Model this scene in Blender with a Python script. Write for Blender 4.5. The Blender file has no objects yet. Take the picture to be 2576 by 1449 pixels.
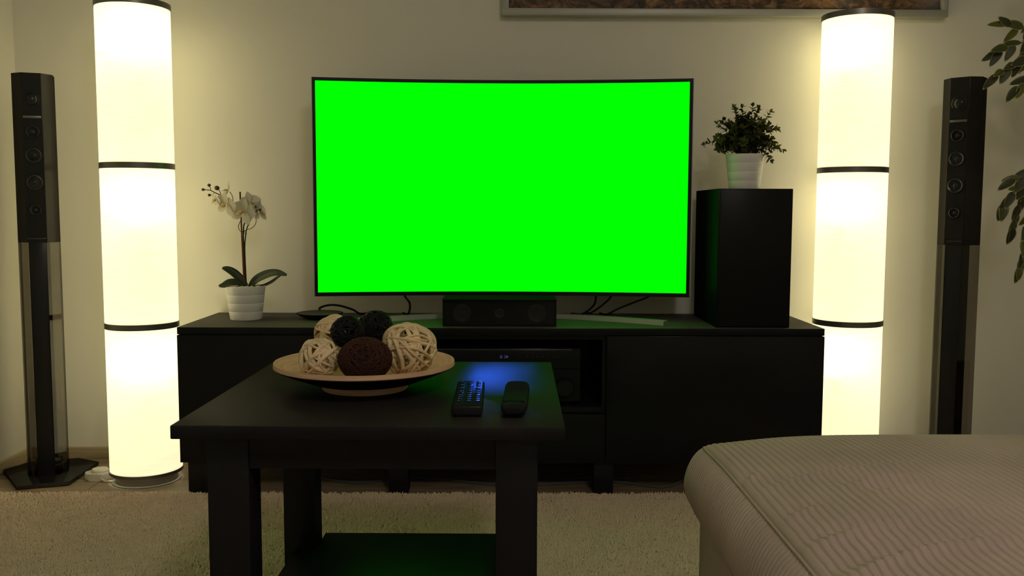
import bpy, bmesh, math, random
import numpy as np
from mathutils import Vector, Matrix

sc = bpy.context.scene
COL = sc.collection
PI = math.pi
random.seed(7)
rng = np.random.default_rng(7)

# ------------------------------------------------------------------ camera
F_PX, PITCH, ROLL, YAW, EYE = 2294.3, 0.0843, 0.0032, 0.0047, 0.7988
cam_d = bpy.data.cameras.new('camera')
cam = bpy.data.objects.new('camera', cam_d)
COL.objects.link(cam)
cam_d.sensor_width = 36.0
cam_d.lens = F_PX / 2576 * 36.0
cam_d.clip_start = 0.02
_c, _s = math.cos(YAW), math.sin(YAW)
_r = Vector((_c, -_s, 0))
_u = Vector((_s * math.sin(PITCH), _c * math.sin(PITCH), math.cos(PITCH)))
_f = Vector((_s * math.cos(PITCH), _c * math.cos(PITCH), -math.sin(PITCH)))
_cr, _sr = math.cos(ROLL), math.sin(ROLL)
_r2, _u2 = _r * _cr + _u * _sr, _u * _cr - _r * _sr
cam.matrix_world = Matrix(((_r2.x, _u2.x, -_f.x, 0), (_r2.y, _u2.y, -_f.y, 0),
                           (_r2.z, _u2.z, -_f.z, EYE), (0, 0, 0, 1)))
sc.camera = cam

# ------------------------------------------------------------------ world, exposure, light levels
w = bpy.data.worlds.new('night')
sc.world = w
w.use_nodes = True
w.node_tree.nodes['Background'].inputs[0].default_value = (0.02, 0.02, 0.025, 1)
w.node_tree.nodes['Background'].inputs[1].default_value = 0.2
sc.view_settings.view_transform = 'Standard'
sc.view_settings.look = 'None'
sc.view_settings.exposure = 0.0
sc.view_settings.gamma = 1.0
sc.view_settings.use_curve_mapping = False
try:
    sc.cycles.max_bounces = 10
    sc.cycles.diffuse_bounces = 5
    sc.cycles.transparent_max_bounces = 12
    sc.cycles.use_denoising = True
    sc.cycles.sample_clamp_indirect = 6.0
except Exception:
    pass
SHADE_GLOW = 0.42        # strength of the glowing fabric of the two column lamps
BULB_W = 1.65             # power of each bulb in them
LAMP_COL = (1.0, 0.95, 0.78)
FILL_GLOW = 35.0          # radiance of the fill globe added behind the camera
STREAK_STRENGTH = 0.030  # power of the blue light added for the streak on the table


# ------------------------------------------------------------------ materials
def mat(name, col, rough=0.6, spec=0.3, metal=0.0, bump=0.0, bscale=60.0, var=0.0, vscale=8.0,
        stretch=(1, 1, 1), coat=0.0):
    m = bpy.data.materials.new(name)
    m.use_nodes = True
    nt = m.node_tree
    b = nt.nodes['Principled BSDF']
    b.inputs['Base Color'].default_value = (*col, 1)
    b.inputs['Roughness'].default_value = rough
    b.inputs['Specular IOR Level'].default_value = spec
    b.inputs['Metallic'].default_value = metal
    b.inputs['Coat Weight'].default_value = coat
    if bump or var:
        tc = nt.nodes.new('ShaderNodeTexCoord')
        mp = nt.nodes.new('ShaderNodeMapping')
        mp.inputs['Scale'].default_value = stretch
        nt.links.new(tc.outputs['Object'], mp.inputs[0])
    if bump:
        n = nt.nodes.new('ShaderNodeTexNoise')
        n.inputs['Scale'].default_value = bscale
        n.inputs['Detail'].default_value = 4
        nt.links.new(mp.outputs[0], n.inputs[0])
        bp = nt.nodes.new('ShaderNodeBump')
        bp.inputs['Strength'].default_value = bump
        bp.inputs['Distance'].default_value = 0.004
        nt.links.new(n.outputs[0], bp.inputs['Height'])
        nt.links.new(bp.outputs[0], b.inputs['Normal'])
    if var:
        n2 = nt.nodes.new('ShaderNodeTexNoise')
        n2.inputs['Scale'].default_value = vscale
        n2.inputs['Detail'].default_value = 3
        nt.links.new(mp.outputs[0], n2.inputs[0])
        cr = nt.nodes.new('ShaderNodeValToRGB')
        cr.color_ramp.elements[0].position = 0.3
        cr.color_ramp.elements[1].position = 0.7
        cr.color_ramp.elements[0].color = (*[max(0, c * (1 - var)) for c in col], 1)
        cr.color_ramp.elements[1].color = (*[min(1, c * (1 + var)) for c in col], 1)
        nt.links.new(n2.outputs[0], cr.inputs[0])
        nt.links.new(cr.outputs[0], b.inputs['Base Color'])
    return m


def emit_mat(name, col, strength):
    m = bpy.data.materials.new(name)
    m.use_nodes = True
    nt = m.node_tree
    nt.nodes.clear()
    e = nt.nodes.new('ShaderNodeEmission')
    e.inputs[0].default_value = (*col, 1)
    e.inputs[1].default_value = strength
    o = nt.nodes.new('ShaderNodeOutputMaterial')
    nt.links.new(e.outputs[0], o.inputs[0])
    return m


def lacquer_mat(name, col, gloss, rough, gcol=(1, 1, 1), grain=0.0):
    """dark matt lacquer: diffuse body with a thin, even satin sheen"""
    m = bpy.data.materials.new(name)
    m.use_nodes = True
    nt = m.node_tree
    nt.nodes.clear()
    d = nt.nodes.new('ShaderNodeBsdfDiffuse')
    d.inputs[0].default_value = (*col, 1)
    g = nt.nodes.new('ShaderNodeBsdfGlossy')
    g.inputs[0].default_value = (*gcol, 1)
    g.inputs['Roughness'].default_value = rough
    mx = nt.nodes.new('ShaderNodeMixShader')
    mx.inputs[0].default_value = gloss
    nt.links.new(d.outputs[0], mx.inputs[1])
    nt.links.new(g.outputs[0], mx.inputs[2])
    o = nt.nodes.new('ShaderNodeOutputMaterial')
    nt.links.new(mx.outputs[0], o.inputs[0])
    if grain:
        tc = nt.nodes.new('ShaderNodeTexCoord')
        mp = nt.nodes.new('ShaderNodeMapping')
        mp.inputs['Scale'].default_value = (6, 90, 90)
        n = nt.nodes.new('ShaderNodeTexNoise')
        n.inputs['Scale'].default_value = 3.0
        n.inputs['Detail'].default_value = 5
        bp = nt.nodes.new('ShaderNodeBump')
        bp.inputs['Strength'].default_value = grain
        bp.inputs['Distance'].default_value = 0.001
        nt.links.new(tc.outputs['Object'], mp.inputs[0])
        nt.links.new(mp.outputs[0], n.inputs[0])
        nt.links.new(n.outputs[0], bp.inputs['Height'])
        nt.links.new(bp.outputs[0], d.inputs['Normal'])
        nt.links.new(bp.outputs[0], g.inputs['Normal'])
    return m


def shade_mat():
    m = bpy.data.materials.new('lamp_fabric')
    m.use_nodes = True
    nt = m.node_tree
    nt.nodes.clear()
    tc = nt.nodes.new('ShaderNodeTexCoord')
    mp = nt.nodes.new('ShaderNodeMapping')
    mp.inputs['Scale'].default_value = (5, 5, 160)
    nt.links.new(tc.outputs['Object'], mp.inputs[0])
    n = nt.nodes.new('ShaderNodeTexNoise')
    n.inputs['Scale'].default_value = 2.2
    n.inputs['Detail'].default_value = 5
    nt.links.new(mp.outputs[0], n.inputs[0])
    cr = nt.nodes.new('ShaderNodeValToRGB')
    cr.color_ramp.elements[0].position = 0.32
    cr.color_ramp.elements[1].position = 0.62
    cr.color_ramp.elements[0].color = (0.77, 0.74, 0.57, 1)
    cr.color_ramp.elements[1].color = (0.93, 0.90, 0.68, 1)
    nt.links.new(n.outputs[0], cr.inputs[0])
    t = nt.nodes.new('ShaderNodeBsdfTranslucent')
    d = nt.nodes.new('ShaderNodeBsdfDiffuse')
    nt.links.new(cr.outputs[0], t.inputs[0])
    nt.links.new(cr.outputs[0], d.inputs[0])
    mx = nt.nodes.new('ShaderNodeMixShader')
    mx.inputs[0].default_value = 0.45
    nt.links.new(t.outputs[0], mx.inputs[1])
    nt.links.new(d.outputs[0], mx.inputs[2])
    e = nt.nodes.new('ShaderNodeEmission')
    e.inputs[0].default_value = (*LAMP_COL, 1)
    e.inputs[1].default_value = SHADE_GLOW
    ad = nt.nodes.new('ShaderNodeAddShader')
    nt.links.new(mx.outputs[0], ad.inputs[0])
    nt.links.new(e.outputs[0], ad.inputs[1])
    o = nt.nodes.new('ShaderNodeOutputMaterial')
    nt.links.new(ad.outputs[0], o.inputs[0])
    return m


def smoked_glass_mat():
    m = bpy.data.materials.new('smoked_acrylic')
    m.use_nodes = True
    nt = m.node_tree
    nt.nodes.clear()
    t = nt.nodes.new('ShaderNodeBsdfTransparent')
    t.inputs[0].default_value = (0.50, 0.475, 0.45, 1)
    g = nt.nodes.new('ShaderNodeBsdfGlossy')
    g.inputs['Roughness'].default_value = 0.06
    mx = nt.nodes.new('ShaderNodeMixShader')
    mx.inputs[0].default_value = 0.04
    nt.links.new(t.outputs[0], mx.inputs[1])
    nt.links.new(g.outputs[0], mx.inputs[2])
    o = nt.nodes.new('ShaderNodeOutputMaterial')
    nt.links.new(mx.outputs[0], o.inputs[0])
    return m


def wood_floor_mat():
    m = mat('laminate_floor', (0.30, 0.24, 0.17), 0.45, 0.35)
    nt = m.node_tree
    b = nt.nodes['Principled BSDF']
    tc = nt.nodes.new('ShaderNodeTexCoord')
    br = nt.nodes.new('ShaderNodeTexBrick')
    br.inputs['Scale'].default_value = 1.0
    br.inputs['Brick Width'].default_value = 1.2
    br.inputs['Row Height'].default_value = 0.19
    br.inputs['Mortar Size'].default_value = 0.0015
    br.inputs['Color1'].default_value = (0.36, 0.29, 0.21, 1)
    br.inputs['Color2'].default_value = (0.27, 0.21, 0.15, 1)
    br.inputs['Mortar'].default_value = (0.06, 0.045, 0.03, 1)
    nt.links.new(tc.outputs['Object'], br.inputs[0])
    mp = nt.nodes.new('ShaderNodeMapping')
    mp.inputs['Scale'].default_value = (2.5, 28, 1)
    nt.links.new(tc.outputs['Object'], mp.inputs[0])
    n = nt.nodes.new('ShaderNodeTexNoise')
    n.inputs['Scale'].default_value = 2.0
    n.inputs['Detail'].default_value = 6
    n.inputs['Distortion'].default_value = 1.2
    nt.links.new(mp.outputs[0], n.inputs[0])
    cr = nt.nodes.new('ShaderNodeValToRGB')
    cr.color_ramp.elements[0].position = 0.3
    cr.color_ramp.elements[1].position = 0.7
    cr.color_ramp.elements[0].color = (0.55, 0.5, 0.45, 1)
    cr.color_ramp.elements[1].color = (1.15, 1.1, 1.05, 1)
    nt.links.new(n.outputs[0], cr.inputs[0])
    mx = nt.nodes.new('ShaderNodeMix')
    mx.data_type = 'RGBA'
    mx.blend_type = 'MULTIPLY'
    mx.inputs[0].default_value = 1.0
    nt.links.new(br.outputs[0], mx.inputs[6])
    nt.links.new(cr.outputs[0], mx.inputs[7])
    nt.links.new(mx.outputs[2], b.inputs['Base Color'])
    return m


def picture_mat():
    m = mat('canyon_print', (0.1, 0.07, 0.05), 0.5, 0.2)
    nt = m.node_tree
    b = nt.nodes['Principled BSDF']
    tc = nt.nodes.new('ShaderNodeTexCoord')
    mp = nt.nodes.new('ShaderNodeMapping')
    mp.inputs['Rotation'].default_value = (0, 0.7, 0)
    mp.inputs['Scale'].default_value = (7, 7, 10)
    nt.links.new(tc.outputs['Object'], mp.inputs[0])
    n = nt.nodes.new('ShaderNodeTexNoise')
    n.inputs['Scale'].default_value = 2.0
    n.inputs['Detail'].default_value = 10
    n.inputs['Roughness'].default_value = 0.75
    n.inputs['Distortion'].default_value = 1.5
    nt.links.new(mp.outputs[0], n.inputs[0])
    cr = nt.nodes.new('ShaderNodeValToRGB')
    e = cr.color_ramp.elements
    e[0].position, e[0].color = 0.32, (0.012, 0.010, 0.012, 1)
    e[1].position, e[1].color = 0.72, (0.42, 0.30, 0.20, 1)
    x = e.new(0.47); x.color = (0.07, 0.045, 0.03, 1)
    x = e.new(0.58); x.color = (0.24, 0.13, 0.065, 1)
    nt.links.new(n.outputs[0], cr.inputs[0])
    n2 = nt.nodes.new('ShaderNodeTexNoise')
    n2.inputs['Scale'].default_value = 2.2
    n2.inputs['Detail'].default_value = 3
    nt.links.new(tc.outputs['Object'], n2.inputs[0])
    mx = nt.nodes.new('ShaderNodeMix')
    mx.data_type = 'RGBA'
    mx.inputs[7].default_value = (0.16, 0.155, 0.17, 1)
    cr2 = nt.nodes.new('ShaderNodeValToRGB')
    cr2.color_ramp.elements[0].position = 0.55
    cr2.color_ramp.elements[1].position = 0.66
    cr2.color_ramp.elements[1].color = (0.6, 0.6, 0.6, 1)
    nt.links.new(n2.outputs[0], cr2.inputs[0])
    nt.links.new(cr2.outputs[0], mx.inputs[0])
    nt.links.new(cr.outputs[0], mx.inputs[6])
    nt.links.new(mx.outputs[2], b.inputs['Base Color'])
    return m


def attr_mat(name, rough=0.5, spec=0.3, trans=0.0):
    """colour from the mesh's own 'tint' attribute (leaf blade / margin, petal / throat)"""
    m = mat(name, (0.1, 0.1, 0.1), rough, spec)
    nt = m.node_tree
    a = nt.nodes.new('ShaderNodeAttribute')
    a.attribute_name = 'tint'
    b = nt.nodes['Principled BSDF']
    nt.links.new(a.outputs['Color'], b.inputs['Base Color'])
    if trans:
        t = nt.nodes.new('ShaderNodeBsdfTranslucent')
        nt.links.new(a.outputs['Color'], t.inputs[0])
        mx = nt.nodes.new('ShaderNodeMixShader')
        mx.inputs[0].default_value = trans
        nt.links.new(b.outputs[0], mx.inputs[1])
        nt.links.new(t.outputs[0], mx.inputs[2])
        nt.links.new(mx.outputs[0], nt.nodes['Material Output'].inputs[0])
    return m


M = {}
M['wall'] = mat('wall_paint', (0.74, 0.715, 0.65), 0.85, 0.1, bump=0.05, bscale=250)
M['ceiling'] = mat('ceiling_paint', (0.75, 0.72, 0.66), 0.9, 0.1)
M['floor'] = wood_floor_mat()
M['skirting'] = mat('pale_oak', (0.42, 0.34, 0.21), 0.5, 0.3, var=0.25, vscale=3, stretch=(1.2, 1.2, 30))
M['blackbrown'] = lacquer_mat('black_brown_lacquer', (0.012, 0.012, 0.0135), 0.018, 0.30, grain=0.15)
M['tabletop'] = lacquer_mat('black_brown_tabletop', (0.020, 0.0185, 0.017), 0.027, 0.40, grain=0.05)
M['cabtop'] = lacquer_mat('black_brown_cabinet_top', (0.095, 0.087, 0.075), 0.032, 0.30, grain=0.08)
M['front'] = lacquer_mat('black_front', (0.012, 0.012, 0.0135), 0.012, 0.2)
M['plastic'] = lacquer_mat('black_plastic', (0.012, 0.012, 0.013), 0.02, 0.25)
M['gloss'] = lacquer_mat('black_gloss', (0.010, 0.010, 0.010), 0.075, 0.08)
M['speakerbox'] = lacquer_mat('speaker_vinyl', (0.009, 0.009, 0.0095), 0.01, 0.35)
M['towerside'] = lacquer_mat('tower_side', (0.022, 0.020, 0.018), 0.016, 0.22)
M['towerfront'] = lacquer_mat('tower_front', (0.010, 0.010, 0.010), 0.02, 0.3)
M['rubber'] = lacquer_mat('driver_rubber', (0.022, 0.022, 0.022), 0.045, 0.25)
M['cone'] = lacquer_mat('driver_cone', (0.014, 0.014, 0.014), 0.03, 0.35)
M['dome'] = lacquer_mat('tweeter_dome', (0.02, 0.02, 0.02), 0.025, 0.15)
M['steel'] = mat('brushed_steel', (0.36, 0.34, 0.31), 0.38, 0.5, 0.9)
M['darksteel'] = mat('ring_steel', (0.20, 0.19, 0.18), 0.38, 0.5, 0.85)
M['silver'] = mat('satin_silver', (0.42, 0.41, 0.39), 0.4, 0.4, 0.6)
M['frame'] = mat('silver_frame', (0.40, 0.39, 0.36), 0.45, 0.4, 0.35)
M['shade'] = shade_mat()
M['clearplate'] = mat('pale_base_plate', (0.24, 0.23, 0.21), 0.3, 0.4)
M['white_plastic'] = mat('white_plastic', (0.72, 0.69, 0.60), 0.45, 0.35)
M['smoke'] = smoked_glass_mat()
M['pot'] = mat('white_glazed_pot', (0.80, 0.77, 0.76), 0.35, 0.35)
M['pebble'] = mat('white_pebbles', (0.62, 0.58, 0.52), 0.7, 0.2)
M['soil'] = mat('dark_soil', (0.03, 0.025, 0.02), 0.95, 0.1, bump=0.8, bscale=120)
M['stem'] = mat('orchid_stem', (0.055, 0.045, 0.025), 0.6, 0.2)
M['cane'] = mat('cane_stake', (0.20, 0.075, 0.02), 0.6, 0.2)
M['bud'] = mat('orchid_bud', (0.07, 0.075, 0.035), 0.6, 0.2)
M['orchid_leaf'] = mat('orchid_leaf', (0.035, 0.055, 0.016), 0.4, 0.35, var=0.3, vscale=25)
M['petal'] = attr_mat('orchid_petal', 0.6, 0.2, 0.35)
M['lip'] = attr_mat('orchid_lip', 0.6, 0.2, 0.2)
M['leaf'] = attr_mat('small_leaf', 0.5, 0.3, 0.4)
M['ficus'] = attr_mat('ficus_leaf', 0.45, 0.35, 0.2)
M['twig'] = mat('twig', (0.05, 0.04, 0.02), 0.8, 0.1)
M['bark'] = mat('ficus_bark', (0.16, 0.12, 0.08), 0.85, 0.1, bump=0.4, bscale=40)
M['terracotta'] = mat('brown_planter', (0.12, 0.07, 0.045), 0.6, 0.2)
M['bowl'] = mat('pale_bamboo', (0.74, 0.49, 0.31), 0.6, 0.0, var=0.12, vscale=5, stretch=(3, 3, 60))
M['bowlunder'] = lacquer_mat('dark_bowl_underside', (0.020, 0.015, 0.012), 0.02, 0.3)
M['rattan'] = mat('cream_rattan', (0.86, 0.67, 0.41), 0.65, 0.2, bump=0.2, bscale=300, var=0.15, vscale=40)
M['rattan_pale'] = mat('pale_rattan', (0.86, 0.68, 0.43), 0.65, 0.2, bump=0.2, bscale=300, var=0.15, vscale=40)
M['blackwick'] = mat('black_wicker', (0.008, 0.008, 0.008), 0.5, 0.15)
M['twine'] = mat('brown_twine', (0.060, 0.026, 0.018), 0.85, 0.1, bump=0.3, bscale=500)
M['twinecore'] = mat('brown_twine_core', (0.040, 0.017, 0.012), 0.9, 0.1, bump=0.8, bscale=260)
M['cord'] = mat('corduroy', (0.54, 0.43, 0.39), 0.95, 0.05, bump=0.25, bscale=700, var=0.10, vscale=6)
M['pile'] = mat('rug_pile', (0.76, 0.62, 0.48), 0.95, 0.05)
M['rugback'] = mat('rug_backing', (0.30, 0.25, 0.17), 0.95, 0.05)
M['screen'] = emit_mat('green_screen', (0.0008, 1.0, 0.0008), 1.03)
M['display'] = emit_mat('display_digits', (0.12, 0.16, 0.45), 0.55)
M['marks'] = mat('grey_marks', (0.10, 0.10, 0.10), 0.6, 0.2)
M['remotemarks'] = mat('remote_legends', (0.16, 0.16, 0.155), 0.6, 0.1)
M['picture'] = picture_mat()
M['remote'] = lacquer_mat('remote_plastic', (0.016, 0.016, 0.017), 0.010, 0.3)
M['remotegloss'] = lacquer_mat('remote_face', (0.010, 0.010, 0.010), 0.02, 0.2)
M['cable'] = lacquer_mat('black_cable', (0.010, 0.010, 0.010), 0.02, 0.4)


# ------------------------------------------------------------------ mesh helpers
class MB:
    def __init__(self):
        self.bm = bmesh.new()
        self.tint = None

    def box(self, x0, x1, y0, y1, z0, z1, bev=0.0, seg=2):
        vs = [self.bm.verts.new((x, y, z)) for x in (x0, x1) for y in (y0, y1) for z in (z0, z1)]
        q = [(0, 1, 3, 2), (4, 6, 7, 5), (0, 4, 5, 1), (2, 3, 7, 6), (0, 2, 6, 4), (1, 5, 7, 3)]
        fs = [self.bm.faces.new([vs[i] for i in f]) for f in q]
        if bev:
            ed = list({e for f in fs for e in f.edges})
            bmesh.ops.bevel(self.bm, geom=ed, offset=bev, segments=seg, profile=0.5, affect='EDGES')
        return self

    def prism(self, pts, z0, z1, bev=0.0, seg=2):
        lo = [self.bm.verts.new((p[0], p[1], z0)) for p in pts]
        hi = [self.bm.verts.new((p[0], p[1], z1)) for p in pts]
        n = len(pts)
        fs = [self.bm.faces.new(lo[::-1]), self.bm.faces.new(hi)]
        for i in range(n):
            fs.append(self.bm.faces.new((lo[i], lo[(i + 1) % n], hi[(i + 1) % n], hi[i])))
        if bev:
            ed = list({e for f in fs for e in f.edges})
            bmesh.ops.bevel(self.bm, geom=ed, offset=bev, segments=seg, profile=0.5, affect='EDGES')
        return self

    def lathe(self, prof, c=(0, 0, 0), seg=48, axis='z', closed=False):
        rings = []
        for r, z in prof:
            ring = []
            for k in range(seg):
                a = 2 * PI * k / seg
                if axis == 'z':
                    p = (c[0] + r * math.cos(a), c[1] + r * math.sin(a), c[2] + z)
                else:   # axis y, positive towards the viewer (-y)
                    p = (c[0] + r * math.cos(a), c[1] - z, c[2] + r * math.sin(a))
                ring.append(self.bm.verts.new(p))
            rings.append(ring)
        m = len(rings)
        for i in range(m if closed else m - 1):
            a, b = rings[i], rings[(i + 1) % m]
            for k in range(seg):
                self.bm.faces.new((a[k], a[(k + 1) % seg], b[(k + 1) % seg], b[k]))
        if not closed:
            if prof[0][0] > 1e-6:
                self.bm.faces.new(rings[0][::-1])
            if prof[-1][0] > 1e-6:
                self.bm.faces.new(rings[-1])
        return self

    def tube(self, pts, r, seg=8, closed=False, flat=1.0):
        pts = [Vector(p) for p in pts]
        n = len(pts)
        rs = r if isinstance(r, (list, tuple)) else [r] * n
        rings = []
        up = None
        for i, p in enumerate(pts):
            if closed:
                t = pts[(i + 1) % n] - pts[i - 1]
            else:
                t = pts[min(i + 1, n - 1)] - pts[max(i - 1, 0)]
            t = t.normalized() if t.length > 1e-9 else Vector((0, 0, 1))
            if up is None:
                up = Vector((0, 0, 1)) if abs(t.z) < 0.9 else Vector((1, 0, 0))
            a = t.cross(up)
            a = a.normalized() if a.length > 1e-6 else t.orthogonal().normalized()
            b = a.cross(t).normalized()
            up = b
            ring = [self.bm.verts.new(p + a * (rs[i] * math.cos(2 * PI * k / seg)) + b * (rs[i] * flat * math.sin(2 * PI * k / seg)))
                    for k in range(seg)]
            rings.append(ring)
        for i in range(n if closed else n - 1):
            A, B = rings[i], rings[(i + 1) % n]
            for k in range(seg):
                self.bm.faces.new((A[k], A[(k + 1) % seg], B[(k + 1) % seg], B[k]))
        if not closed:
            self.bm.faces.new(rings[0][::-1])
            self.bm.faces.new(rings[-1])
        return self

    def ball(self, c, r, u=24, v=16):
        rx, ry, rz = r if isinstance(r, (list, tuple)) else (r, r, r)
        mt = Matrix.Translation(c) @ Matrix.Diagonal((rx, ry, rz, 1))
        bmesh.ops.create_uvsphere(self.bm, u_segments=u, v_segments=v, radius=1.0, matrix=mt)
        return self

    def build(self, name, m, parent=None, smooth=40):
        bmesh.ops.recalc_face_normals(self.bm, faces=self.bm.faces)
        me = bpy.data.meshes.new(name)
        self.bm.to_mesh(me)
        self.bm.free()
        return finish(name, me, m, parent, smooth)


def finish(name, me, m, parent=None, smooth=40):
    me.materials.append(m)
    if smooth:
        me.shade_smooth()
        if smooth < 180:
            me.set_sharp_from_angle(angle=math.radians(smooth))
    o = bpy.data.objects.new(name, me)
    COL.objects.link(o)
    if parent is not None:
        o.parent = parent
    return o


def raw(name, verts, faces, m, parent=None, smooth=180, tint=None):
    me = bpy.data.meshes.new(name)
    me.from_pydata([tuple(v) for v in verts], [], faces)
    if tint is not None:
        at = me.color_attributes.new('tint', 'FLOAT_COLOR', 'POINT')
        flat = np.ones((len(verts), 4), dtype=np.float32)
        flat[:, :3] = np.asarray(tint, dtype=np.float32)
        at.data.foreach_set('color', flat.ravel())
    me.update()
    return finish(name, me, m, parent, smooth)


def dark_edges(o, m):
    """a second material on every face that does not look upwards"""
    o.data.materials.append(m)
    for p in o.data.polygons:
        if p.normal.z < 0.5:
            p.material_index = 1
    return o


def thing(name, label, cat, loc=(0, 0, 0), rz=0.0, group=None):
    o = bpy.data.objects.new(name, None)
    COL.objects.link(o)
    o.empty_display_size = 0.05
    o.location = loc
    o.rotation_euler = (0, 0, rz)
    return tag(o, label, cat, group)


def tag(o, label, cat, group=None):
    o['label'] = label
    o['category'] = cat
    if group:
        o['group'] = group
    return o


def struct(o):
    o['kind'] = 'structure'
    return o


def copy_tree(o, parent=None):
    c = o.copy()
    COL.objects.link(c)
    if parent is not None:
        c.parent = parent
    for ch in list(o.children):
        copy_tree(ch, c)
    return c


def smooth_path(pts, n=8):
    """Catmull-Rom through the points"""
    P = [Vector(p) for p in pts]
    P = [P[0] * 2 - P[1]] + P + [P[-1] * 2 - P[-2]]
    out = []
    for i in range(1, len(P) - 2):
        for k in range(n):
            t = k / n
            a, b, c, d = P[i - 1], P[i], P[i + 1], P[i + 2]
            out.append(0.5 * ((2 * b) + (c - a) * t + (2 * a - 5 * b + 4 * c - d) * t * t + (3 * b - a - 3 * c + d) * t ** 3))
    out.append(P[-2])
    return out


# ------------------------------------------------------------------ the room
YW, XL, XR, YB, ZC = 2.895, -1.537, 2.30, -2.40, 2.50
struct(MB().box(XL - 0.1, XR + 0.1, YB - 0.1, YW + 0.1, -0.08, 0.0).build('floor', M['floor'], smooth=0))
struct(MB().box(XL - 0.1, XR + 0.1, YB - 0.1, YW + 0.1, ZC, ZC + 0.08).build('ceiling', M['ceiling'], smooth=0))
struct(MB().box(XL - 0.1, XR + 0.1, YW, YW + 0.1, 0, ZC).build('wall_back', M['wall'], smooth=0))
struct(MB().box(XL - 0.1, XL, YB, YW, 0, ZC).build('wall_left', M['wall'], smooth=0))
struct(MB().box(XR, XR + 0.1, YB, YW, 0, ZC).build('wall_right', M['wall'], smooth=0))
struct(MB().box(XL - 0.1, XR + 0.1, YB - 0.1, YB, 0, ZC).build('wall_front', M['wall'], smooth=0))
struct(MB().box(XL, XR, YW - 0.013, YW, 0, 0.038, 0.003).build('baseboard_back', M['skirting']))
struct(MB().box(XL, XL + 0.013, YB, YW - 0.013, 0, 0.038, 0.003).build('baseboard_left', M['skirting']))

# ------------------------------------------------------------------ shag rug (pile made of many short tufts)
RX0, RX1, RY0, RY1 = -1.50, 1.02, 0.70, 2.468
rug = thing('shag_rug', 'cream shaggy rug on the floor under the dark table and the ottoman', 'rug', ((RX0 + RX1) / 2, (RY0 + RY1) / 2, 0))
MB().box((RX0 - RX1) / 2, (RX1 - RX0) / 2, (RY0 - RY1) / 2, (RY1 - RY0) / 2, 0.0005, 0.011, 0.003).build('rug_backing', M['rugback'], rug)


def tufts(x0, x1, y0, y1, step, rad, h):
    nx, ny = int((x1 - x0) / step), int((y1 - y0) / step)
    gx, gy = np.meshgrid(np.linspace(x0, x1, nx), np.linspace(y0, y1, ny))
    px = gx.ravel() + rng.uniform(-.5, .5, nx * ny) * step
    py = gy.ravel() + rng.uniform(-.5, .5, nx * ny) * step
    n = len(px)
    # slow field that combs neighbouring tufts the same way
    fld = np.sin(px * 37 + 2.1 * np.sin(py * 29)) + np.sin(py * 41 + 1.7 * np.sin(px * 31))
    ang = fld * 1.5 + rng.normal(0, 1.5, n)
    lean = rad * (1.4 + 2.2 * rng.random(n))
    hh = h * (0.72 + 0.5 * rng.random(n) + 0.10 * np.sin(px * 23 + py * 17))
    dx, dy = np.cos(ang) * lean, np.sin(ang) * lean
    k = 4
    V = []
    for lev, (fr, fz, fl) in enumerate(((1.0, 0.0, 0.0), (1.1, 0.6, 0.45), (0.55, 0.95, 1.0))):
        for j in range(k):
            a = 2 * PI * j / k + ang
            V.append(np.stack([px + dx * fl + np.cos(a) * rad * fr, py + dy * fl + np.sin(a) * rad * fr, 0.006 + hh * fz], 1))
    V = np.stack(V, 1)      # n, 12, 3
    F = []
    for lev in range(2):
        for j in range(k):
            F.append((lev * k + j, lev * k + (j + 1) % k, (lev + 1) * k + (j + 1) % k, (lev + 1) * k + j))
    F.append((2 * k, 2 * k + 1, 2 * k + 2, 2 * k + 3))
    F = np.array(F)
    return V.reshape(-1, 3), (F[None] + (np.arange(n) * 12)[:, None, None]).reshape(-1, 4)


def np_mesh(name, V, F, m, parent, smooth=True):
    me = bpy.data.meshes.new(name)
    me.vertices.add(len(V))
    me.vertices.foreach_set('co', V.astype(np.float32).ravel())
    nf = len(F)
    me.loops.add(nf * 4)
    me.loops.foreach_set('vertex_index', F.astype(np.int32).ravel())
    me.polygons.add(nf)
    me.polygons.foreach_set('loop_start', np.arange(0, nf * 4, 4, dtype=np.int32))
    me.polygons.foreach_set('loop_total', np.full(nf, 4, dtype=np.int32))
    me.polygons.foreach_set('use_smooth', np.full(nf, smooth, dtype=bool))
    me.update(calc_edges=True)
    me.materials.append(m)
    o = bpy.data.objects.new(name, me)
    COL.objects.link(o)
    o.parent = parent
    return o


cx, cy = (RX0 + RX1) / 2, (RY0 + RY1) / 2
Va, Fa = tufts(RX0, RX1, 1.70, RY1, 0.0038, 0.0024, 0.0155)
Vb, Fb = tufts(RX0, RX1, RY0, 1.70, 0.0105, 0.0062, 0.017)
Vp = np.concatenate([Va, Vb])
Vp[:, 0] -= cx
Vp[:, 1] -= cy
Fp = np.concatenate([Fa, Fb + len(Va)])
pile = np_mesh('rug_pile', Vp, Fp, M['pile'], rug)
pile['kind'] = 'stuff'

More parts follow.
